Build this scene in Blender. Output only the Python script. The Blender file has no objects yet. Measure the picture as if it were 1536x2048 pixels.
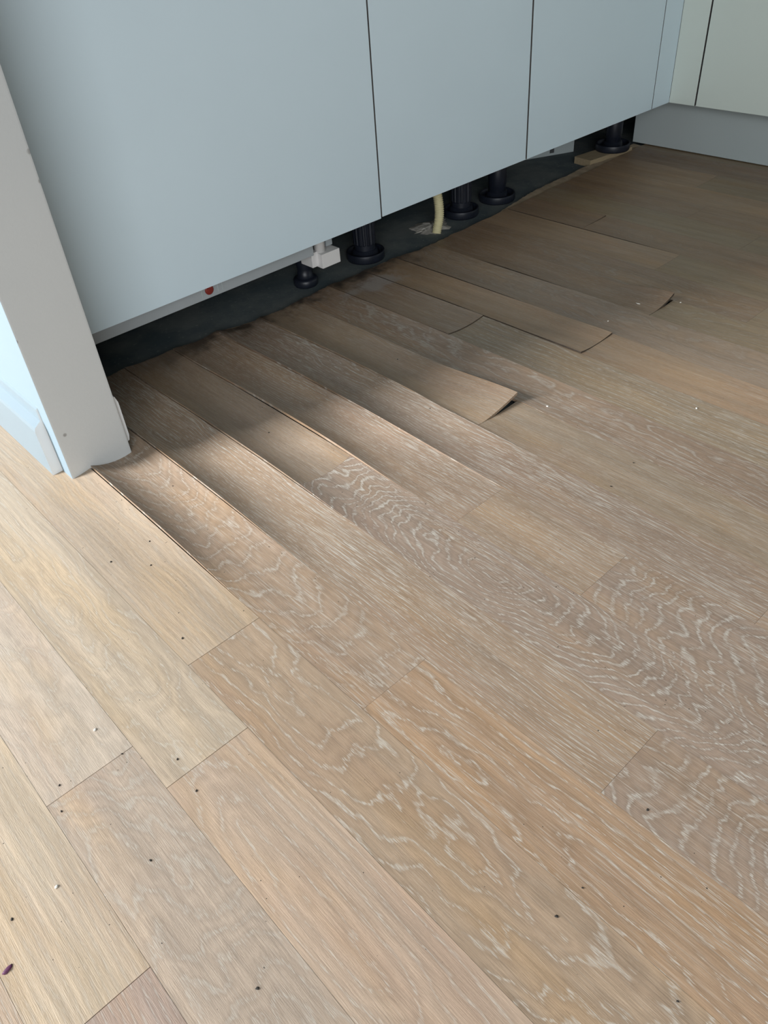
import bpy, bmesh, math, random
from mathutils import Matrix, Vector, noise as mnoise

random.seed(7)
SC = bpy.context.scene
COL = SC.collection

# ------------------------------------------------------------------ camera
F_PX, W_PX = 1565.6, 1536
def Rx(a): return Matrix.Rotation(math.radians(a), 4, 'X')
def Rz(a): return Matrix.Rotation(math.radians(a), 4, 'Z')
cam_data = bpy.data.cameras.new('camera')
cam_data.sensor_fit = 'HORIZONTAL'; cam_data.sensor_width = 36.0
cam_data.lens = 36.0 * F_PX / W_PX
cam_data.clip_start = 0.02
cam = bpy.data.objects.new('camera', cam_data); COL.objects.link(cam)
cam.matrix_world = Matrix.Translation((0.0, -1.045, 0.61)) @ Rz(-39.705) @ Rx(50.049) @ Rz(-5.079)
SC.camera = cam

# ------------------------------------------------------------------ light and exposure
world = bpy.data.worlds.new('daylight'); SC.world = world; world.use_nodes = True
bg = world.node_tree.nodes['Background']
bg.inputs['Color'].default_value = (0.92, 0.96, 1.0, 1); bg.inputs['Strength'].default_value = 0.09

def area(name, loc, target, sx, sy, power, color):
    d = bpy.data.lights.new(name, 'AREA'); d.shape = 'RECTANGLE'; d.size = sx; d.size_y = sy
    d.energy = power; d.color = color
    o = bpy.data.objects.new(name, d); COL.objects.link(o)
    o.location = loc
    o.rotation_euler = (Vector(target) - Vector(loc)).to_track_quat('-Z', 'Y').to_euler()
    return o
# daylight through the glazed door in the left wall (beyond the partition) and a window behind the camera
area('daylight_left', (-2.02, 0.95, 1.32), (0.0, 0.95, 1.32), 0.82, 1.45, 285, (0.96, 0.98, 1.0))
area('daylight_rear', (-1.5, -2.7, 1.15), (1.3, 0.0, 0.3), 2.2, 1.4, 71, (0.95, 0.98, 1.0))

vs = SC.view_settings
vs.view_transform = 'Standard'; vs.look = 'None'; vs.gamma = 1.0; vs.use_curve_mapping = False
vs.exposure = 0.0
SC.cycles.use_denoising = True

# ------------------------------------------------------------------ node helpers
class NT:
    def __init__(s, name):
        s.m = bpy.data.materials.new(name); s.m.use_nodes = True
        s.t = s.m.node_tree; s.t.nodes.clear()
        s.out = s.t.nodes.new('ShaderNodeOutputMaterial')
        s.b = s.t.nodes.new('ShaderNodeBsdfPrincipled')
        s.t.links.new(s.b.outputs[0], s.out.inputs[0])
    def n(s, typ, **k):
        nd = s.t.nodes.new(typ)
        for a, v in k.items(): setattr(nd, a, v)
        return nd
    def put(s, sock, v):
        if isinstance(v, bpy.types.NodeSocket): s.t.links.new(v, sock)
        else: sock.default_value = v
    def math(s, op, a, b=0.0, c=0.0, clamp=False):
        nd = s.n('ShaderNodeMath', operation=op, use_clamp=clamp)
        s.put(nd.inputs[0], a); s.put(nd.inputs[1], b); s.put(nd.inputs[2], c)
        return nd.outputs[0]
    def vec(s, x, y, z=0.0):
        nd = s.n('ShaderNodeCombineXYZ')
        for i, v in enumerate((x, y, z)): s.put(nd.inputs[i], v)
        return nd.outputs[0]
    def noise(s, v, scale=1.0, detail=2.0, rough=0.5):
        nd = s.n('ShaderNodeTexNoise'); s.put(nd.inputs['Vector'], v)
        nd.inputs['Scale'].default_value = scale; nd.inputs['Detail'].default_value = detail
        nd.inputs['Roughness'].default_value = rough
        return nd.outputs[0]
    def smooth(s, v, a, b, lo=0.0, hi=1.0):
        nd = s.n('ShaderNodeMapRange', interpolation_type='SMOOTHSTEP')
        s.put(nd.inputs[0], v); s.put(nd.inputs[1], a); s.put(nd.inputs[2], b); s.put(nd.inputs[3], lo); s.put(nd.inputs[4], hi)
        return nd.outputs[0]
    def lin(s, v, a, b, lo, hi):
        nd = s.n('ShaderNodeMapRange')
        for i, q in enumerate((v, a, b, lo, hi)): s.put(nd.inputs[i], q)
        return nd.outputs[0]
    def mix(s, f, a, b, blend='MIX'):
        nd = s.n('ShaderNodeMix', data_type='RGBA', blend_type=blend)
        s.put(nd.inputs[0], f); s.put(nd.inputs[6], a); s.put(nd.inputs[7], b)
        return nd.outputs[2]
    def attr(s, name):
        nd = s.n('ShaderNodeAttribute', attribute_type='OBJECT', attribute_name=name)
        return nd.outputs['Fac']
    def bump(s, h, strength, dist):
        nd = s.n('ShaderNodeBump'); s.put(nd.inputs['Height'], h)
        nd.inputs['Strength'].default_value = strength; nd.inputs['Distance'].default_value = dist
        s.t.links.new(nd.outputs[0], s.b.inputs['Normal'])
    def set(s, **k):
        for a, v in k.items(): s.put(s.b.inputs[a], v)
        return s.m
def rgb(r, g, b): return (r, g, b, 1.0)

def oak():
    m = NT('limed_oak')
    uv = m.n('ShaderNodeUVMap', uv_map='board'); sep = m.n('ShaderNodeSeparateXYZ'); m.t.links.new(uv.outputs[0], sep.inputs[0])
    u, v = sep.outputs[0], sep.outputs[1]
    seed = m.attr('grain_seed')
    def N(su, sv, detail=2.0, off=0.0, rough=0.5):
        return m.noise(m.vec(m.math('MULTIPLY', u, su), m.math('MULTIPLY', v, sv), m.math('ADD', seed, off)), 1.0, detail, rough)
    # growth rings cut lengthwise: distance from a pith axis that dives through the board
    n1 = m.math('SUBTRACT', N(16, 5, 2, 0.0), 0.5)
    n2 = m.math('SUBTRACT', N(20, 9, 3, 3.1), 0.5)
    a = m.math('ADD', m.math('SUBTRACT', u, m.attr('grain_axis')), m.math('MULTIPLY', n1, 0.022))
    b = m.math('ADD', m.math('ADD', m.math('MULTIPLY', v, m.attr('grain_dive')), m.attr('grain_depth')), m.math('MULTIPLY', n2, m.attr('grain_wave')))
    r = m.math('SQRT', m.math('ADD', m.math('MULTIPLY', a, a), m.math('MULTIPLY', b, b)))
    jit = m.math('MULTIPLY', m.math('SUBTRACT', N(420, 40, 2, 5.2), 0.5), 0.5)
    phi = m.math('ADD', m.math('MULTIPLY', r, m.attr('grain_rings')), jit)
    f = m.math('FRACT', phi)
    tri = m.math('MULTIPLY', m.math('ABSOLUTE', m.math('SUBTRACT', f, 0.5)), 2.0)   # 1 at ring line
    wid = m.attr('grain_band')
    line = m.smooth(tri, m.math('SUBTRACT', 1.0, wid), m.math('SUBTRACT', 1.0, m.math('MULTIPLY', wid, 0.25)))
    # pores: short dashes along the board, filled with white lime
    pores = N(1350, 105, 2.0, 9.7, 0.6)
    pores2 = N(980, 30, 2.0, 14.3, 0.6)
    patch = m.smooth(N(20, 4.0, 3, 21.0), 0.40, 0.66, 0.0, 1.0)
    wl = m.attr('grain_lime')
    fine = m.smooth(pores, 0.47, 0.60)
    longd = m.smooth(pores2, 0.53, 0.66)
    dash = m.math('MAXIMUM', fine, longd)
    fill = m.math('MULTIPLY', line, m.math('ADD', m.math('MULTIPLY', fine, 0.75), m.math('MULTIPLY', longd, 0.3)))
    streak = m.math('MULTIPLY', m.math('MULTIPLY', longd, m.math('ADD', m.math('MULTIPLY', patch, 0.65), 0.33)), m.attr('grain_streak'))
    bloom = m.math('MULTIPLY', m.math('MULTIPLY', line, m.smooth(N(60, 9, 2, 17.0), 0.46, 0.60)), m.math('ADD', m.math('MULTIPLY', fine, 0.5), 0.35))
    white = m.math('MULTIPLY', m.math('MAXIMUM', m.math('MAXIMUM', fill, streak), bloom), wl, clamp=True)
    # body colour
    oi = m.n('ShaderNodeObjectInfo')
    base = oi.outputs['Color']
    ochre = m.smooth(N(22, 5, 3, 31.0), 0.45, 0.72, 0.0, 0.5)
    c = m.mix(ochre, base, m.mix(1.0, base, rgb(1.10, 0.99, 0.80), 'MULTIPLY'))
    pink = m.smooth(N(15, 4, 2, 37.0), 0.5, 0.75, 0.0, 0.3)
    c = m.mix(pink, c, m.mix(1.0, c, rgb(1.05, 0.90, 0.86), 'MULTIPLY'))
    fib = N(900, 16, 2, 41.0, 0.6)
    fibre = m.lin(fib, 0.3, 0.7, 0.86, 1.12)
    broad = m.lin(N(55, 3.5, 2, 47.0), 0.3, 0.7, 0.88, 1.10)
    late = m.lin(m.smooth(tri, 0.0, 0.8), 0.0, 1.0, 1.03, 0.90)
    k = m.math('MULTIPLY', m.math('MULTIPLY', fibre, broad), late)
    kk = m.n('ShaderNodeCombineColor'); [m.t.links.new(k, kk.inputs[i]) for i in range(3)]
    c = m.mix(1.0, c, kk.outputs[0], 'MULTIPLY')
    c = m.mix(white, c, rgb(0.56, 0.525, 0.46))
    # small dark specks of dirt pressed into the pores
    spk = m.smooth(N(420, 420, 0, 61.0), 0.87, 0.89)
    c = m.mix(spk, c, rgb(0.05, 0.04, 0.03))
    # water stains where the sink leaked: pale salt bloom and blackened ends along the cut edge
    geo = m.n('ShaderNodeNewGeometry'); gs = m.n('ShaderNodeSeparateXYZ'); m.t.links.new(geo.outputs['Position'], gs.inputs[0])
    X, Y = gs.outputs[0], gs.outputs[1]
    wn = m.noise(m.vec(X, Y, 0.0), 26.0, 4.0, 0.6)
    dx = m.math('DIVIDE', m.math('SUBTRACT', X, 0.905), 0.075); dy = m.math('DIVIDE', m.math('SUBTRACT', Y, 0.012), 0.035)
    d = m.math('ADD', m.math('SQRT', m.math('ADD', m.math('MULTIPLY', dx, dx), m.math('MULTIPLY', dy, dy))), m.math('MULTIPLY', m.math('SUBTRACT', wn, 0.5), 2.4))
    c = m.mix(m.smooth(d, 0.35, 1.05, 0.50, 0.0), c, rgb(0.42, 0.41, 0.40))
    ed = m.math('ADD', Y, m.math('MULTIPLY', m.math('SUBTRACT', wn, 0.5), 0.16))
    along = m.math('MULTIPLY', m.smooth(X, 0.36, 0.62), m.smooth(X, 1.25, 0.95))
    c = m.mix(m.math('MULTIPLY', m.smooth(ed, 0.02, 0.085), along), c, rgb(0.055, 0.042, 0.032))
    rough = m.lin(N(40, 8, 2, 71.0), 0.3, 0.7, 0.36, 0.50)
    h = m.math('ADD', m.math('MULTIPLY', fib, 0.6), m.math('MULTIPLY', m.math('SUBTRACT', 1.0, dash), 0.7))
    m.bump(h, 0.22, 0.0005)
    return m.set(**{'Base Color': c, 'Roughness': rough, 'Specular IOR Level': 0.45})

def plain(name, color, rough=0.5, var=0.06, scale=30.0, bump=0.0, bscale=200.0, metallic=0.0, spec=0.5):
    m = NT(name)
    tc = m.n('ShaderNodeTexCoord')
    nz = m.noise(tc.outputs['Object'], scale, 3.0)
    k = m.lin(nz, 0.3, 0.7, 1.0 - var, 1.0 + var)
    kk = m.n('ShaderNodeCombineColor'); [m.t.links.new(k, kk.inputs[i]) for i in range(3)]
    c = m.mix(1.0, rgb(*color), kk.outputs[0], 'MULTIPLY')
    if bump: m.bump(m.noise(tc.outputs['Object'], bscale, 3.0), bump, 0.001)
    return m.set(**{'Base Color': c, 'Roughness': rough, 'Metallic': metallic, 'Specular IOR Level': spec})

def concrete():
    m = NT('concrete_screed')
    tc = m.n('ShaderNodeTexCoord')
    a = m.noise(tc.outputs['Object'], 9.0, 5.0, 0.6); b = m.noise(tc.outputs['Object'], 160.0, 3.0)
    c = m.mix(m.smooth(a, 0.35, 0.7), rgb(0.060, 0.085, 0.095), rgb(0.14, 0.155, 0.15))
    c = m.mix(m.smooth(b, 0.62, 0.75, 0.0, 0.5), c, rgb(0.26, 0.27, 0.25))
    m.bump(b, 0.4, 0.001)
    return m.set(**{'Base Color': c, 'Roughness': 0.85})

def ply():
    m = NT('plywood_offcut')
    tc = m.n('ShaderNodeTexCoord'); sp = m.n('ShaderNodeSeparateXYZ'); m.t.links.new(tc.outputs['Object'], sp.inputs[0])
    layer = m.math('FRACT', m.math('MULTIPLY', sp.outputs[2], 330.0))
    nz = m.noise(m.vec(m.math('MULTIPLY', sp.outputs[0], 20.0), m.math('MULTIPLY', sp.outputs[1], 300.0), sp.outputs[2]), 1.0, 3.0)
    c = m.mix(m.smooth(layer, 0.4, 0.6), rgb(0.40, 0.32, 0.20), rgb(0.26, 0.20, 0.12))
    c = m.mix(m.smooth(nz, 0.3, 0.8, 0.0, 0.4), c, rgb(0.18, 0.13, 0.08))
    return m.set(**{'Base Color': c, 'Roughness': 0.8})

def wall_paint():
    m = NT('white_wall_paint')
    tc = m.n('ShaderNodeTexCoord')
    a = m.noise(tc.outputs['Object'], 3.0, 3.0); b = m.noise(tc.outputs['Object'], 260.0, 2.0)
    c = m.mix(m.smooth(a, 0.3, 0.7), rgb(0.505, 0.53, 0.535), rgb(0.54, 0.56, 0.56))
    vz = m.n('ShaderNodeTexVoronoi'); vz.inputs['Scale'].default_value = 42.0; m.t.links.new(tc.outputs['Object'], vz.inputs['Vector'])
    msk = m.noise(tc.outputs['Object'], 17.0, 1.0)
    spot = m.math('MULTIPLY', m.smooth(vz.outputs['Distance'], 0.16, 0.08), m.smooth(msk, 0.54, 0.60))
    c = m.mix(m.math('MULTIPLY', spot, 0.65), c, rgb(0.16, 0.15, 0.14))
    m.bump(b, 0.15, 0.001)
    return m.set(**{'Base Color': c, 'Roughness': 0.6})

M = dict(
    dimmed_wall=plain('glare_dimmed_wall_paint', (0.195, 0.26, 0.30), 0.6, 0.02, 5.0, 0.1, 260),  # window-lit face painted darker to hold down the glare on it
    dimmed_skirting=plain('glare_dimmed_gloss_paint', (0.18, 0.235, 0.27), 0.35, 0.02, 20),  # skirting face towards the window, darkened in colour against the same glare
    oak=oak(), concrete=concrete(), ply=ply(), wall=wall_paint(),
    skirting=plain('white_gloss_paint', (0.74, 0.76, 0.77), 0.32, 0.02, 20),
    front=plain('sky_tinted_cabinet_laminate', (0.635, 0.765, 0.835), 0.42, 0.012, 6.0, 0.05, 420),  # white fronts with the blue of the skylight put into the colour
    front_right=plain('bounce_tinted_cabinet_laminate', (0.66, 0.725, 0.67), 0.42, 0.012, 6.0, 0.05, 420),  # the same white fronts, greenish bounce light put into the colour
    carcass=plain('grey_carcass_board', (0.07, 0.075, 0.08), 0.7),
    kick=plain('white_plinth_laminate', (0.43, 0.485, 0.49), 0.42, 0.015, 6.0),
    strip=plain('grey_white_plastic', (0.36, 0.395, 0.415), 0.4, 0.03),
    plastic=plain('white_plastic', (0.74, 0.73, 0.72), 0.35, 0.02),
    black=plain('black_leg_plastic', (0.010, 0.013, 0.022), 0.42, 0.2, 60),
    red=plain('red_lens_plastic', (0.22, 0.028, 0.022), 0.25, 0.1, 200),
    hose=plain('cream_hose_plastic', (0.66, 0.60, 0.36), 0.45, 0.06, 60),
    plaster=plain('crumbled_plaster', (0.40, 0.38, 0.34), 0.9, 0.3, 60, 0.6, 180),
    paper=plain('brown_underlay_card', (0.34, 0.265, 0.18), 0.85, 0.22, 45, 0.4, 140),
    soot=plain('dark_grit', (0.03, 0.025, 0.02), 0.8),
    grit_white=plain('white_grit', (0.8, 0.78, 0.72), 0.6),
    purple=plain('purple_fleck', (0.10, 0.02, 0.07), 0.6),
    mark=plain('red_scuff', (0.34, 0.15, 0.11), 0.6),
    joint=plain('gap_shade_board_edge', (0.07, 0.05, 0.035), 0.85, 0.3, 80),  # shade of the open seams painted onto the board sides
    edge=plain('door_gap_shade', (0.10, 0.095, 0.09), 0.6),  # dark colour standing in for the shade inside the door gaps
    glass=plain('frame_white', (0.8, 0.8, 0.8), 0.4),
)

# ------------------------------------------------------------------ mesh helpers
def obj(name, bm, mat, parent=None, smooth=False, mats=None):
    me = bpy.data.meshes.new(name); bm.normal_update(); bm.to_mesh(me); bm.free()
    for q in (mats or [mat]): me.materials.append(M[q] if isinstance(q, str) else q)
    if smooth:
        for p in me.polygons: p.use_smooth = True
    o = bpy.data.objects.new(name, me); COL.objects.link(o)
    if parent: o.parent = parent
    return o
def gap_shade_edges(o, axis):  # paints the door's side faces dark so the gaps read as shaded
    o.data.materials.append(M['edge'])
    for p in o.data.polygons:
        if abs(p.normal[axis]) > 0.85: p.material_index = 1
    return o
def tag(o, label=None, cat=None, group=None, kind=None):
    if label: o['label'] = label
    if cat: o['category'] = cat
    if group: o['group'] = group
    if kind: o['kind'] = kind
    return o
def empty(name, loc=(0, 0, 0)):
    o = bpy.data.objects.new(name, None); COL.objects.link(o); o.location = loc; o.empty_display_size = 0.05
    return o
def box(x0, x1, y0, y1, z0, z1, bev=0.0, seg=2, bm=None):
    bm = bm or bmesh.new()
    b = bmesh.new(); bmesh.ops.create_cube(b, size=1.0)
    for v in b.verts:
        v.co = Vector(((x0 + x1) / 2 + v.co.x * (x1 - x0), (y0 + y1) / 2 + v.co.y * (y1 - y0), (z0 + z1) / 2 + v.co.z * (z1 - z0)))
    if bev: bmesh.ops.bevel(b, geom=b.edges[:], offset=bev, segments=seg, affect='EDGES', profile=0.7)
    t = bpy.data.meshes.new('t'); b.to_mesh(t); b.free(); bm.from_mesh(t); bpy.data.meshes.remove(t)
    return bm
def lathe(profile, n=36, bm=None, rib=None, cx=0, cy=0):
    """profile [(r,z)] turned about the z axis; rib = (first index, last index, count, depth)."""
    bm = bm or bmesh.new(); rings = []
    for i, (r, z) in enumerate(profile):
        ring = []
        for k in range(n):
            a = 2 * math.pi * k / n; rr = r
            if rib and rib[0] <= i <= rib[1] and (k // 2) % 2: rr = r - rib[3]
            ring.append(bm.verts.new((cx + rr * math.cos(a), cy + rr * math.sin(a), z)))
        rings.append(ring)
    for p, q in zip(rings, rings[1:]):
        for k in range(n): bm.faces.new((p[k], p[(k + 1) % n], q[(k + 1) % n], q[k]))
    bm.faces.new(rings[0][::-1]); bm.faces.new(rings[-1])
    return bm
def prism_y(profile, y0, y1):
    """profile [(x,z)] extruded along y."""
    bm = bmesh.new()
    A = [bm.verts.new((x, y0, z)) for x, z in profile]; B = [bm.verts.new((x, y1, z)) for x, z in profile]
    n = len(A)
    bm.faces.new(A); bm.faces.new(B[::-1])
    for i in range(n): bm.faces.new((A[i], B[i], B[(i + 1) % n], A[(i + 1) % n]))
    bmesh.ops.recalc_face_normals(bm, faces=bm.faces[:])
    return bm
def sstep(a, b, x):
    t = max(0.0, min(1.0, (x - a) / (b - a))); return t * t * (3 - 2 * t)

# ------------------------------------------------------------------ floor
Z_SUB = -0.008
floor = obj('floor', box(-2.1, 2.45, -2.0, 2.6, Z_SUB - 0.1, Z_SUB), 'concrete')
tag(floor, 'limed oak strip floor, cupped and lifting in front of the cabinets', kind='structure')

SEAMS = [-0.936, -0.851, -0.766, -0.681, -0.596, -0.511, -0.426, -0.341, -0.256, -0.1715, -0.087, -0.003, 0.081, 0.168, 0.2565, 0.340,
         0.425, 0.512, 0.597, 0.677, 0.762, 0.842, 0.929, 1.012, 1.103, 1.176, 1.262, 1.348, 1.434, 1.52, 1.605, 1.69, 1.788, 1.875, 1.955]
JOINTS = {-0.087: [-0.736], -0.003: [-0.558], 0.081: [-0.618], 0.168: [-0.514], 0.2565: [-0.680], 0.340: [-0.885], 0.425: [-0.370, -1.02],
          0.512: [-0.561, -0.738], 0.597: [-0.885], 0.677: [-0.446], 0.762: [-0.93], 0.842: [-0.235, -0.80], 0.929: [-0.433, -0.98],
          1.012: [-0.74], 1.103: [-0.441, -0.9], 1.176: [-0.570], 1.262: [-0.35], 1.348: [-0.127, -0.66], 1.434: [-0.42], 1.52: [-0.26],
          1.605: [-0.5], 1.69: [-0.18], 1.788: [-0.4]}
CUP = {0.168: 0.0052, 0.2565: 0.0062, 0.340: 0.0060, 0.425: 0.0058, 0.512: 0.0056, 0.597: 0.0054, 0.677: 0.0048, 0.762: 0.0032, 0.842: 0.0024,
       0.929: 0.0022, 1.012: 0.0018, 1.103: 0.0015}
EDGE = [(0.2, 0.096), (0.42, 0.0915), (0.512, 0.086), (0.595, 0.083), (0.674, 0.064), (0.77, 0.068), (0.834, 0.073), (0.92, 0.071), (1.012, 0.07),
        (1.084, 0.060), (1.348, 0.066), (1.60, 0.074), (1.888, 0.088), (2.0, 0.09)]
def edge_y(x):
    for (a, p), (b, q) in zip(EDGE, EDGE[1:]):
        if a <= x <= b: return p + (q - p) * (x - a) / (b - a)
    return EDGE[0][1] if x < EDGE[0][0] else EDGE[-1][1]
# wider open gaps: seam -> (y far, y near, width)
GAPS = {0.2565: (0.1, -0.46, 0.0014), 0.340: (0.1, -0.42, 0.0014), 0.425: (0.1, -0.44, 0.0014), 0.512: (0.1, -0.38, 0.0016), 0.597: (0.1, -0.30, 0.0012),
        0.677: (0.08, -0.25, 0.0014), 0.842: (0.08, -0.2, 0.0016), 0.929: (0.08, -0.43, 0.0020), 1.012: (0.08, -0.26, 0.0030), 1.103: (-0.10, -0.26, 0.0038),
        1.348: (0.05, -0.30, 0.0032)}
def gap(seam, y):
    g = 0.00025
    if seam in GAPS:
        a, b, w = GAPS[seam]
        g += w * sstep(b - 0.06, b + 0.10, y) * (1 - sstep(a - 0.02, a + 0.06, y))
    return g
def fl_height(row, t, y, end):
    amp = 1.5 * CUP.get(row, 0.0006 if row > 1.1 else 0.0002)
    env = sstep(-0.55, -0.27, y) if row < 0.55 else sstep(-0.60, -0.28, y)
    env *= 1 - 0.62 * sstep(-0.16, 0.05, y)
    if row == 0.677: env *= 1 - 0.6 * (1 - sstep(-0.42, -0.30, y))
    if row == 0.168:
        z = amp * 0.62 * env * max(0.0, (t - 0.40) / 0.60) ** 2.2 * (1 - sstep(0.10, 0.3, y))
    else:
        z = amp * env * ((2 * t - 1) ** 2 - 0.38)
    if 0.25 < row < 0.7: z += 0.0026 * env * (1 - t) ** 4
    if row == 0.512: z += 0.0016 * (1 - t) ** 2 * sstep(-0.46, -0.36, y) * (1 - sstep(-0.2, -0.05, y))
    if row == 0.929: z += 0.0008 * (1 - t) ** 2 * sstep(-0.46, -0.25, y) * (1 - sstep(-0.2, 0.0, y))
    d = y - end                                        # distance from the near end of the board
    if row == 0.677 and abs(end + 0.446) < 0.004: z += 0.0140 * (1 - sstep(0.0, 0.17, d)) * max(0.0, (t - 0.15) / 0.85) ** 1.12
    if row == 1.103 and abs(end + 0.441) < 0.004: z += 0.0130 * (1 - sstep(0.0, 0.12, d)) * max(0.0, (t - 0.15) / 0.85) ** 1.8
    if row == 0.929 and abs(end + 0.433) < 0.004: z += 0.0026 * (1 - sstep(0.0, 0.12, d)) * (0.35 + 0.65 * (2 * t - 1) ** 2)
    if row == 0.842 and abs(end + 0.235) < 0.004: z += 0.0016 * (1 - sstep(0.0, 0.08, d))
    if row == 1.348 and abs(end + 0.127) < 0.004: z += 0.0020 * (1 - sstep(0.0, 0.06, d)) * t
    return z

THICK = 0.0042
def board(row, nxt, y0, y1, cut, props):
    """one strip of the parquet, y0 near end, y1 far end; top grid, skirts and underside."""
    bm = bmesh.new(); uvl = bm.loops.layers.uv.new('board')
    detail = row in CUP
    nx = 10 if detail else 3
    ny = max(3, int((y1 - y0) / (0.018 if detail else 0.05)))
    cx = (row + nxt) / 2
    info = {}
    def P(i, j, low=False):
        t = i / nx
        yb = y1
        if cut:
            xx = row + (nxt - row) * t
            yb = edge_y(xx) + 0.0050 * (mnoise.noise((xx * 55, 3.7, 0.0)) + 0.6 * mnoise.noise((xx * 190, 9.1, 0.0)))
        s = j / ny
        eg = 0.0003 if row < 0.2 or row in (0.677, 0.929, 1.103, 0.842) else 0.00012
        y = y0 + eg + (yb - y0 - 2 * eg) * s
        xl = row + gap(row, y) / 2; xr = nxt - gap(nxt, y) / 2
        x = xl + (xr - xl) * t
        if row == 0.677 and abs(y0 + 0.446) < 0.004 and t > 0.9: x -= 0.0035 * (1 - sstep(0.0, 0.03, y - y0)) * 0
        z = fl_height(row, t, y, y0)
        vt = bm.verts.new((x, y, z - (THICK if low else 0.0)))
        info[vt] = (x - cx, y - y0)
        return vt
    top = [[P(i, j) for i in range(nx + 1)] for j in range(ny + 1)]
    def face(vs, sm):
        f = bm.faces.new(vs); f.smooth = sm
        if not sm and row > 0.8: f.material_index = 1
        for l in f.loops: l[uvl].uv = info[l.vert]
    for j in range(ny):
        for i in range(nx): face((top[j][i], top[j][i + 1], top[j + 1][i + 1], top[j + 1][i]), True)
    # skirts with their own vertices keep the arris sharp
    rim = [(i, 0) for i in range(nx)] + [(nx, j) for j in range(ny)] + [(i, ny) for i in range(nx, 0, -1)] + [(0, j) for j in range(ny, 0, -1)]
    up = [P(i, j) for i, j in rim]; lo = [P(i, j, True) for i, j in rim]
    n = len(rim)
    for k in range(n): face((up[k], lo[k], lo[(k + 1) % n], up[(k + 1) % n]), False)
    o = obj('floorboard', bm, 'oak', floor, mats=['oak', 'joint'])
    r_, g_, b_ = props['tint']; q_ = 0.93 if row < 0.1 else (0.88 if row < 0.2 else 0.78)
    if row > 0.7: r_, b_ = r_ * 1.05, b_ * 0.90
    o.color = (r_ * 0.95 * q_, g_ * (0.972 if row < 0.2 else 0.952) * q_, b_ * (1.05 if row < 0.2 else 1.02) * q_, 1.0)
    for key in ('seed', 'axis', 'depth', 'dive', 'rings', 'lime', 'wave', 'band', 'streak'): o['grain_' + key] = float(props[key])
    return o

TAN, ORANGE, GREY, PALE, BROWN, OLIVE = (0.44, 0.315, 0.205), (0.48, 0.325, 0.195), (0.39, 0.297, 0.215), (0.50, 0.385, 0.26), (0.37, 0.262, 0.172), (0.385, 0.295, 0.19)
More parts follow.
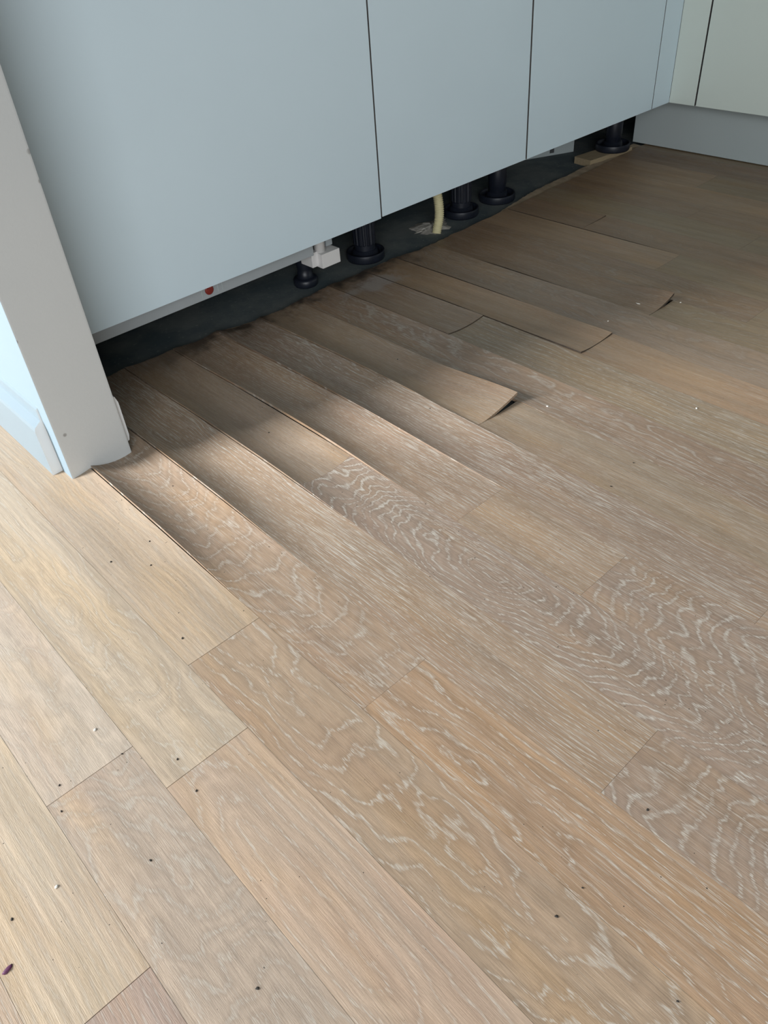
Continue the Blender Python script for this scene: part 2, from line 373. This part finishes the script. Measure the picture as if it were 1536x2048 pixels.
# (row, index from the cabinets) -> chosen figure
FIG = {
    (0.2565, 0): dict(tint=(0.44, 0.318, 0.208), axis=0.012, depth=-0.16, dive=0.20, rings=150, lime=0.68, wave=0.03, band=0.26, streak=0.7),
    (0.2565, 1): dict(tint=ORANGE, axis=-0.02, depth=-0.03, dive=0.07, rings=110, lime=0.85, wave=0.05, band=0.25, streak=0.6),
    (0.340, 0): dict(tint=(0.43, 0.31, 0.20), axis=0.10, depth=0.02, dive=0.02, rings=240, lime=0.8, wave=0.03),
    (0.340, 1): dict(tint=(0.405, 0.30, 0.21), axis=0.005, depth=-0.03, dive=0.30, rings=190, lime=0.75, wave=0.03, band=0.38, streak=0.7),
    (0.425, 0): dict(tint=(0.41, 0.30, 0.195), axis=-0.12, depth=0.02, dive=0.02, rings=230, lime=0.40, wave=0.02),
    (0.425, 1): dict(tint=(0.405, 0.30, 0.21), axis=0.004, depth=-0.135, dive=0.36, rings=170, lime=0.95, wave=0.05, band=0.38, streak=0.6),
    (0.425, 2): dict(tint=GREY, axis=0.004, depth=0.02, dive=0.2, rings=150, lime=0.9, wave=0.05),
    (0.512, 0): dict(tint=(0.44, 0.31, 0.20), axis=-0.13, depth=0.02, dive=0.015, rings=230, lime=0.8, wave=0.02),
    (0.512, 1): dict(tint=(0.44, 0.315, 0.20), axis=-0.12, depth=0.02, dive=0.02, rings=230, lime=0.75, wave=0.02),
    (0.512, 2): dict(tint=(0.405, 0.30, 0.21), axis=0.002, depth=0.05, dive=0.26, rings=210, lime=0.85, wave=0.03, band=0.38, streak=0.7),
    (0.597, 0): dict(tint=(0.40, 0.29, 0.195), axis=0.09, depth=0.03, dive=0.03, rings=220, lime=0.75, wave=0.04),
    (0.677, 0): dict(tint=(0.43, 0.31, 0.195), axis=-0.11, depth=0.03, dive=0.02, rings=220, lime=0.42, wave=0.02),
    (0.677, 1): dict(tint=(0.41, 0.305, 0.195), axis=0.12, depth=0.03, dive=0.02, rings=240, lime=0.40, wave=0.02),
    (0.762, 0): dict(tint=(0.385, 0.285, 0.205), axis=0.02, depth=0.02, dive=0.03, rings=150, lime=0.60, wave=0.04),
    (0.842, 1): dict(tint=(0.385, 0.30, 0.205), axis=0.05, depth=0.01, dive=0.015, rings=120, lime=0.65, wave=0.02),
    (0.168, 0): dict(tint=(0.485, 0.37, 0.25), axis=0.05, depth=0.02, dive=0.02, rings=150, lime=0.3, wave=0.03, streak=0.15),
    (0.168, 1): dict(tint=(0.42, 0.30, 0.19), axis=0.012, depth=-0.10, dive=0.13, rings=105, lime=0.72, wave=0.06, band=0.28, streak=0.18),
    (0.081, 0): dict(tint=(0.50, 0.39, 0.265), axis=-0.01, depth=-0.04, dive=0.08, rings=110, lime=0.5, wave=0.07, band=0.24, streak=0.2),
    (0.081, 1): dict(tint=(0.47, 0.345, 0.235), axis=-0.015, depth=-0.06, dive=0.14, rings=95, lime=0.55, wave=0.05, band=0.26, streak=0.15),
    (-0.003, 0): dict(tint=(0.50, 0.40, 0.29), axis=0.02, depth=-0.05, dive=0.05, rings=120, lime=0.35, wave=0.06, band=0.2, streak=0.25),
    (-0.003, 1): dict(tint=(0.45, 0.345, 0.245), axis=-0.02, depth=0.05, dive=0.16, rings=170, lime=0.45, wave=0.04),
    (-0.087, 0): dict(tint=(0.51, 0.395, 0.265), axis=0.08, depth=0.02, dive=0.02, rings=150, lime=0.25, wave=0.03),
    (-0.087, 1): dict(tint=(0.40, 0.29, 0.215), axis=0.08, depth=0.02, dive=0.02, rings=190, lime=0.45, wave=0.03),
}
boards = {}
for i, row in enumerate(SEAMS[:-1]):
    nxt = SEAMS[i + 1]
    far = 0.08 if row > 0.2 else 2.55
    cut = row > 0.2
    if nxt > 1.92: far, cut = 0.088, True
    ys = list(JOINTS.get(row, []))
    if row < -0.05 and row != -0.087: ys = [-0.2 - 0.4 * random.random()]
    if not cut: ys = [1.9 - 0.5 * random.random(), 1.0 - 0.4 * random.random()] + ys
    while (ys[-1] if ys else far) > -1.45: ys.append((ys[-1] if ys else far) - 0.55 - 0.35 * random.random())
    hi = far; k0 = len([y for y in ys if y > 0.1])
    for j, lo in enumerate(ys + [-1.98]):
        if hi - lo < 0.03: continue
        if row > 1.2: t = random.choice([BROWN, OLIVE, TAN]); lime = 0.20
        elif row > 0.7: t = random.choice([BROWN, OLIVE, TAN, GREY]); lime = 0.35
        else: t = random.choice([TAN, PALE, ORANGE]); lime = 0.5
        q = random.uniform(0.94, 1.05)
        p = dict(tint=tuple(c * q for c in t), axis=random.choice([-1, 1]) * random.uniform(0.0, 0.12), depth=random.uniform(-0.08, 0.04),
                 dive=random.uniform(0.02, 0.12), rings=random.uniform(120, 220), lime=lime, wave=random.uniform(0.02, 0.05))
        p.update(FIG.get((row, j - k0), {}))
        p['seed'] = random.uniform(0, 90); p.setdefault('band', 0.42); p.setdefault('streak', 1.0 if row > 0.2 else 0.5)
        boards[(row, j - k0)] = board(row, nxt, lo, hi, cut and j == 0, p)
        hi = lo

# ------------------------------------------------------------------ walls
def struct(name, bm, mat, label=None):
    o = obj(name, bm, mat); tag(o, label, kind='structure'); return o
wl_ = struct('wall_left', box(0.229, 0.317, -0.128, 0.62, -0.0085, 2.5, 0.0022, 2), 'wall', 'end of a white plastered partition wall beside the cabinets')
wl_.data.materials.append(M['dimmed_wall'])
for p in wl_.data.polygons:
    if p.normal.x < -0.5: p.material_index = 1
struct('wall_back', box(0.229, 2.45, 0.62, 0.72, -0.10, 2.5), 'wall')
struct('wall_right', box(2.45, 2.55, -2.0, 0.72, -0.10, 2.5), 'wall')
struct('wall_far', box(-2.2, 0.229, 2.6, 2.7, -0.10, 2.5), 'wall')
wl = box(-2.2, -2.1, -2.0, 0.52, -0.1, 2.5)
box(-2.2, -2.1, 1.38, 2.6, -0.1, 2.5, bm=wl); box(-2.2, -2.1, 0.52, 1.38, 2.08, 2.5, bm=wl); box(-2.2, -2.1, 0.52, 1.38, -0.1, 0.56, bm=wl)
struct('wall_window', wl, 'wall')
wf = box(-2.16, -2.12, 0.52, 0.56, 0.56, 2.08); box(-2.16, -2.12, 1.34, 1.38, 0.56, 2.08, bm=wf); box(-2.16, -2.12, 0.56, 1.34, 0.56, 0.60, bm=wf); box(-2.16, -2.12, 0.56, 1.34, 2.04, 2.08, bm=wf)
struct('window_1', wf, 'glass')

# painted skirting on the left face of the partition, chamfered on top, stopping short of the corner
struct('baseboard_left', prism_y([(0.2295, -0.008), (0.2150, -0.008), (0.2150, 0.070), (0.2165, 0.0750), (0.2262, 0.0820), (0.2266, 0.0985), (0.2295, 0.1010)], -0.098, 2.55), 'dimmed_skirting',
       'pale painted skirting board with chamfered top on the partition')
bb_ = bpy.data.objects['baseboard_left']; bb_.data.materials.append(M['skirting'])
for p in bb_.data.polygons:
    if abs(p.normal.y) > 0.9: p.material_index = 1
struct('baseboard_right', prism_y([(0.3165, 0.012), (0.3215, 0.014), (0.3232, 0.022), (0.3232, 0.074), (0.3205, 0.0835), (0.3165, 0.0850)], -0.122, 0.0), 'skirting')

# ------------------------------------------------------------------ cabinets
Z0, Z1 = 0.12, 0.82
dw = empty('dishwasher', (0.62, 0.0, 0.0))
def P_(o, parent):                                     # parent keeping world position
    o.parent = parent; o.matrix_parent_inverse = Matrix.Translation(-Vector(parent.location)); return o
def part(name, bm, mat, parent, smooth=False):
    return P_(obj(name, bm, mat, None, smooth), parent)
tag(dw, 'built-in dishwasher behind a plain white panel next to the partition', 'dishwasher')
gap_shade_edges(part('door_panel', box(0.3195, 0.9212, 0.0, 0.018, Z0 - 0.002, Z1, 0.0008, 2), 'front', dw), 0)
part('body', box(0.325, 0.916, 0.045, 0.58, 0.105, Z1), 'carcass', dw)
st = part('base_strip', box(0.322, 0.7870, 0.030, 0.044, 0.0872, 0.160, 0.0012), 'strip', dw)
def disc_y(x, y, z, r, h, n=28):
    bm = lathe([(r, 0), (r, h * 0.6), (r * 0.85, h)], n)
    bmesh.ops.rotate(bm, verts=bm.verts, matrix=Matrix.Rotation(math.radians(90), 3, 'X'))
    bmesh.ops.translate(bm, verts=bm.verts, vec=(x, y, z)); return bm
ln = obj('indicator_lens', disc_y(0.5738, 0.0302, 0.1005, 0.0078, 0.0022), 'red', None, True); ln.parent = st
ln['label'] = 'round red lens'
for xx in (0.5590, 0.5895, 0.5975):
    o = obj('moulding_line', box(xx, xx + 0.0012, 0.0292, 0.0304, 0.092, 0.118), 'kick'); P_(o, st); o.matrix_parent_inverse = Matrix.Identity(4)
hb = box(0.8030, 0.8440, 0.030, 0.062, 0.0575, 0.0825, 0.0010)
box(0.7900, 0.8040, 0.042, 0.075, 0.0600, 0.0860, 0.0010, bm=hb)
hb = part('adjuster_block', hb, 'plastic', dw)
tb = obj('adjuster_tube', lathe([(0.0100, 0.080), (0.0100, 0.170)], 24, cx=0.8130, cy=0.047), 'plastic', None, True); tb.parent = hb
tb2 = obj('guide_rail', box(0.8280, 0.8420, 0.046, 0.058, 0.086, 0.17, 0.001), 'strip'); tb2.parent = hb
ft = lathe([(0.022, Z_SUB), (0.0235, Z_SUB + 0.003), (0.0235, 0.004), (0.021, 0.007), (0.018, 0.0075), (0.015, 0.008), (0.0135, 0.022), (0.0135, 0.024), (0.017, 0.045), (0.0175, 0.106)], 32, cx=0.8320, cy=0.128)
part('foot', ft, 'black', dw, True)
for xx, yy in ((0.40, 0.50), (0.84, 0.50)):
    part('foot', lathe([(0.0235, Z_SUB), (0.0235, 0.004), (0.0135, 0.008), (0.0135, 0.106)], 24, cx=xx, cy=yy), 'black', dw, True)

def leg(parent, x, y, zb, R, r, ribs, clip=True):
    """adjustable plastic cabinet leg: ribbed tube in a cup-shaped foot with a plinth clip."""
    prof = [(r, zb + 0.012), (r, zb + 0.034), (r * 1.05, zb + 0.036), (r * 1.05, 0.128)]
    if ribs: prof = [(r * 0.96, zb + 0.012), (r * 0.96, zb + 0.030), (r * 1.04, zb + 0.032), (r * 1.06, 0.128)]
    l = part('leg', lathe(prof, 64, rib=(2, 3, 32, 0.0016) if ribs else None, cx=x, cy=y), 'black', parent, not ribs)
    cup = lathe([(R * 0.97, zb), (R, zb + 0.003), (R, zb + 0.0145), (R * 0.985, zb + 0.0160), (R * 0.90, zb + 0.0160), (R * 0.885, zb + 0.0140), (R * 0.86, zb + 0.0075), (r * 1.25, zb + 0.0085), (r * 1.12, zb + 0.020), (r * 0.9, zb + 0.020)], 48, cx=x, cy=y)
    f = obj('foot_cup', cup, 'black', None, True)
    P_(f, l); f.matrix_parent_inverse = Matrix.Identity(4)
    if clip:
        cl = box(x - 0.012, x + 0.050, y - 0.030, y - 0.016, 0.096, 0.108, 0.001); box(x + 0.030, x + 0.048, y - 0.034, y - 0.010, 0.088, 0.118, 0.001, bm=cl)
        c = obj('plinth_clip', cl, 'black'); P_(c, l); c.matrix_parent_inverse = Matrix.Identity(4)
    return l
def cabinet(name, x0, x1, label, doorx, legs, filler=None):
    c = empty(name, ((x0 + x1) / 2, 0, 0)); tag(c, label, 'cabinet')
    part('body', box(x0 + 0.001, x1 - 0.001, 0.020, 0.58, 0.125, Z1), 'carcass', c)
    gap_shade_edges(part('door', box(doorx[0], doorx[1], 0.0, 0.018, Z0, Z1, 0.0008, 2), 'front', c), 0)
    if filler: gap_shade_edges(part('filler_strip', box(filler[0], filler[1], 0.0, 0.018, Z0, Z1, 0.0006, 2), 'front', c), 0)
    for a in legs: leg(c, *a)
    return c
cabinet('base_cabinet', 0.9225, 1.3210, 'narrow base cabinet with plain white door between dishwasher and corner unit', (0.9240, 1.3183),
        [(0.989, 0.132, Z_SUB, 0.0385, 0.0215, True, False), (1.281, 0.142, Z_SUB, 0.0385, 0.0215, True), (0.97, 0.50, Z_SUB, 0.0385, 0.0215, True, False), (1.281, 0.50, Z_SUB, 0.0385, 0.0215, True, False)])
cabinet('corner_cabinet', 1.3235, 1.8600, 'corner base cabinet with white door and narrow filler strip', (1.3225, 1.7690),
        [(1.399, 0.141, Z_SUB, 0.0410, 0.0195, False), (1.806, 0.116, 0.0082, 0.0420, 0.0190, False), (1.40, 0.50, Z_SUB, 0.041, 0.0195, False, False)], (1.7712, 1.8415))
rc = empty('right_cabinet', (2.1, -0.3, 0)); tag(rc, 'white base cabinet along the right wall at a right angle to the others', 'cabinet')
part('body', box(1.8620, 2.44, -0.70, 0.58, 0.125, Z1), 'carcass', rc)
gap_shade_edges(part('filler_strip', box(1.8415, 1.8595, -0.0648, -0.0005, Z0, Z1, 0.0006, 2), 'front_right', rc), 1)
gap_shade_edges(part('door', box(1.8415, 1.8595, -0.70, -0.0684, Z0, Z1, 0.0008, 2), 'front_right', rc), 1)
pb = obj('plinth_board', box(1.904, 1.920, -0.95, 0.1207, 0.0022, 0.1235, 0.0008), 'kick')
tag(pb, 'white plinth board under the right-hand cabinet', 'plinth')
rc2 = empty('right_cabinet', (2.1, -1.0, 0)); tag(rc2, 'neighbouring white base cabinet further along the right wall', 'cabinet')
part('body', box(1.8620, 2.44, -1.30, -0.702, 0.125, Z1), 'carcass', rc2)
part('door', box(1.8415, 1.8595, -1.30, -0.7030, Z0, Z1, 0.0010, 2), 'front_right', rc2)

# ------------------------------------------------------------------ things under the cabinets
# plywood packer under the corner leg
bm = box(0, 0.150, 0, 0.052, 0, 0.0160, 0.0006)
pk = obj('wood_packer', bm, 'ply'); pk.location = (1.700, 0.104, Z_SUB); pk.rotation_euler.z = math.radians(-7)
tag(pk, 'small plywood block packed under the corner cabinet leg', 'wood block')
# white board standing on edge in the dark behind
a, b = Vector((1.50, 0.348)), Vector((1.783, 0.214)); d = (b - a)
bm = box(0, d.length, 0, 0.016, 0, 0.095, 0.001)
wb = obj('white_board', bm, 'kick'); wb.location = (a.x, a.y, Z_SUB); wb.rotation_euler.z = math.atan2(d.y, d.x)
tag(wb, 'white board standing on edge in the dark under the corner cabinet', 'board')
nt = obj('notch_plate', box(d.length - 0.068, d.length - 0.056, -0.0006, 0.001, 0.006, 0.018), 'carcass'); nt.parent = wb

# corrugated hose: rings swept along a gentle curve
def hose():
    bm = bmesh.new(); pts = []
    ctrl = [Vector((1.168, 0.108, Z_SUB)), Vector((1.180, 0.110, 0.03)), Vector((1.179, 0.116, 0.075)), Vector((1.1665, 0.124, 0.1205))]
    def cr(p0, p1, p2, p3, t): return 0.5 * ((2 * p1) + (-p0 + p2) * t + (2 * p0 - 5 * p1 + 4 * p2 - p3) * t * t + (-p0 + 3 * p1 - 3 * p2 + p3) * t ** 3)
    C = [ctrl[0] * 2 - ctrl[1]] + ctrl + [ctrl[-1] * 2 - ctrl[-2]]
    N = 44
    for s in range(len(ctrl) - 1):
        for k in range(N): pts.append(cr(C[s], C[s + 1], C[s + 2], C[s + 3], k / N))
    rings = []
    for i, p in enumerate(pts):
        t = (pts[min(i + 1, len(pts) - 1)] - pts[max(i - 1, 0)]).normalized()
        n = t.cross(Vector((0, 1, 0))).normalized(); bn = t.cross(n)
        r = 0.0092 + (0.0009 if i % 4 in (1, 2) else -0.0004)
        rings.append([bm.verts.new(p + (n * math.cos(a) + bn * math.sin(a)) * r) for a in [2 * math.pi * k / 20 for k in range(20)]])
    for p, q in zip(rings, rings[1:]):
        for k in range(20): bm.faces.new((p[k], p[(k + 1) % 20], q[(k + 1) % 20], q[k]))
    bm.faces.new(rings[0][::-1]); bm.faces.new(rings[-1])
    return bm
h = obj('corrugated_hose', hose(), 'hose', None, True)
tag(h, 'cream corrugated drain hose coming down beside the ribbed cabinet legs', 'hose')

# crumbled plaster around the hose
def lump(cx, cy, rx, ry, hgt, seed, n=22, rings=6):
    bm = bmesh.new(); prev = None
    top = bm.verts.new((cx, cy, Z_SUB + hgt))
    for j in range(1, rings + 1):
        s = j / rings; cur = []
        for k in range(n):
            a = 2 * math.pi * k / n
            w = 1 + 0.55 * mnoise.noise((math.cos(a) * 1.6 + seed, math.sin(a) * 1.6, s)) + 0.3 * mnoise.noise((math.cos(a) * 5 + seed, math.sin(a) * 5, s))
            z = Z_SUB - 0.0005 + (hgt * (1 - s ** 2.2) * (0.7 + 0.8 * mnoise.noise((math.cos(a) * 6 * s + seed, math.sin(a) * 6 * s, 5.0))) if j < rings else 0)
            cur.append(bm.verts.new((cx + rx * s * w * math.cos(a), cy + ry * s * w * math.sin(a), z)))
        for k in range(n):
            if prev: bm.faces.new((prev[k], cur[k], cur[(k + 1) % n], prev[(k + 1) % n]))
            else: bm.faces.new((top, cur[k], cur[(k + 1) % n]))
        prev = cur
    return bm
o = obj('plaster_rubble', lump(1.185, 0.140, 0.050, 0.032, 0.008, 2.0, 48, 10), 'plaster', None, True)
tag(o, 'patch of crumbled grey plaster at the foot of the hose', 'plaster')

# ragged card underlay sticking out from under the cut floor edge
bm = bmesh.new(); A, B = [], []
n = 420
for i in range(n + 1):
    x = 0.318 + (1.900 - 0.318) * i / n
    ov = 0.006 + 0.020 * sstep(1.28, 1.5, x) - 0.004 * sstep(1.0, 1.2, x) * (1 - sstep(1.2, 1.32, x))
    y = edge_y(x) + ov + 0.0045 * mnoise.noise((x * 38, 0.3, 1.0)) + 0.002 * mnoise.noise((x * 160, 0.3, 4.0))
    z = -0.0046 + 0.0012 * mnoise.noise((x * 24, 2.0, 8.0)) + 0.0035 * sstep(1.28, 1.4, x)
    A.append((x, y, z)); B.append((x, edge_y(x) - 0.035, -0.0058))
rows = [[bm.verts.new(p) for p in L] for L in (B, A, [(x, y, z - 0.0016) for x, y, z in A], [(x, y, z - 0.0012) for x, y, z in B])]
for p, q in zip(rows, rows[1:]):
    for k in range(n): bm.faces.new((p[k], p[k + 1], q[k + 1], q[k]))
bmesh.ops.recalc_face_normals(bm, faces=bm.faces[:])
o = obj('underlay_sheet', bm, 'paper')
tag(o, 'ragged brown card underlay sticking out along the cut edge of the floor', 'underlay')

# ------------------------------------------------------------------ crumbs on the floor
from mathutils.bvhtree import BVHTree
_cm = cam.matrix_world.copy()
def z_at(x, y):
    for (row, j), ob in boards.items():
        i = SEAMS.index(row)
        if row <= x < SEAMS[i + 1]:
            ys = [v.co.y for v in ob.data.vertices]
            if min(ys) <= y <= max(ys): return fl_height(row, (x - row) / (SEAMS[i + 1] - row), y, min(ys))
    return 0.0
def ground(px, py):
    d = _cm.to_3x3() @ Vector(((px - 768) / F_PX, -(py - 1024) / F_PX, -1.0)); o = _cm.translation
    t = -o.z / d.z; return o.x + d.x * t, o.y + d.y * t
def crumb_mesh(name, mat, sx, sy, sz, seed):
    bm = bmesh.new(); bmesh.ops.create_icosphere(bm, subdivisions=2, radius=1.0)
    for v in bm.verts:
        k = 1 + 0.45 * mnoise.noise(v.co * 1.3 + Vector((seed, 0, 0)))
        v.co = Vector((v.co.x * sx * k, v.co.y * sy * k, v.co.z * sz * k))
    me = bpy.data.meshes.new(name); bm.to_mesh(me); bm.free(); me.materials.append(M[mat])
    for p in me.polygons: p.use_smooth = True
    return me
dark = crumb_mesh('grit_speck', 'soot', 0.0010, 0.0007, 0.0005, 1.0)
DARK = [(345, 970, 'dark grit speck on the cupped board at the foot of the partition'),
        (537, 862, 'dark grit speck on the short shaded board beside the bright open seam'),
        (795, 717, 'dark grit speck halfway along the lifted board'),
        (860, 818, 'dark grit speck on the board just left of the lifted corner'),
        (1267, 926, 'dark grit speck on the brown boards far right, upper of two'),
        (1222, 973, 'dark grit speck on the brown boards far right, lower of two'),
        (300, 1085, 'dark grit speck on the pale board before the partition, upper of a close pair'),
        (302, 1131, 'dark grit speck on the pale board before the partition, lower of a close pair'),
        (222, 1124, 'dark grit speck left of the close pair on the pale board before the partition'),
        (365, 1277, 'dark grit speck just above the first cross joint in front of the partition'),
        (355, 1519, 'dark grit speck left of the middle cross joint at lower left'),
        (393, 1582, 'dark grit speck below the middle cross joint at lower left'),
        (244, 1508, 'dark grit speck lying on the leftmost cross joint'),
        (119, 1571, 'dark grit speck just above the left end of the leftmost cross joint'),
        (123, 1623, 'dark grit speck just below the left end of the leftmost cross joint'),
        (301, 1721, 'dark grit speck in the middle of the board at lower left'),
        (24, 1839, 'dark grit speck above the purple fleck at the left edge'),
        (515, 1977, 'dark grit speck near the bottom edge left of centre'),
        (1165, 1776, 'dark grit speck on the orange-toned board at lower right'),
        (1113, 1833, 'dark grit speck on the wavy-grained board at lower right'),
        (1355, 2003, 'dark grit speck nearest the bottom right corner'),
        (1295, 1620, 'dark grit speck on the swirling grain at the right edge')]
for i, (px, py, lab) in enumerate(DARK):
    x, y = ground(px, py)
    o = bpy.data.objects.new('grit_speck', dark); COL.objects.link(o)
    q = 0.9 + 0.6 * random.random()
    o.location = (x, y, z_at(x, y) + 0.0004); o.scale = (q, q, 1); o.rotation_euler.z = random.uniform(0, 3)
    tag(o, lab, 'grit', 'dark specks of grit on the floor')
pale = crumb_mesh('white_crumb', 'grit_white', 0.0016, 0.0012, 0.0008, 4.0)
for px, py, lab in [(1216, 642, 'white crumb between the two lifted board ends at right'), (1361, 606, 'white crumb just right of the black gap under the far lifted end'),
                    (1095, 813, 'white crumb to the right of the large lifted corner'), (1393, 817, 'white crumb on the streaky boards near the right edge'),
                    (113, 1774, 'white crumb on the pale board at lower left'), (190, 1460, 'white crumb above the leftmost cross joint')]:
    x, y = ground(px, py)
    o = bpy.data.objects.new('white_crumb', pale); COL.objects.link(o)
    o.location = (x, y, z_at(x, y) + 0.0005); o.rotation_euler.z = random.uniform(0, 3)
    tag(o, lab, 'crumb', 'white crumbs on the floor')
x, y = ground(15, 1940)
o = bpy.data.objects.new('purple_fleck', crumb_mesh('purple_fleck', 'purple', 0.0042, 0.0018, 0.0008, 6.0)); COL.objects.link(o)
o.location = (x, y, z_at(x, y) + 0.0005); o.rotation_euler.z = math.radians(12)
tag(o, 'small dark purple fleck on the pale boards at the left', 'fleck')
x, y = ground(1276, 608)
o = bpy.data.objects.new('wood_splinter', crumb_mesh('wood_splinter', 'grit_white', 0.0010, 0.0042, 0.0007, 2.0)); COL.objects.link(o)
o.location = (x, y, z_at(x, y) + 0.0006); o.rotation_euler.z = math.radians(5)
tag(o, 'pale wood splinter beside the lifted board end near the right', 'splinter')
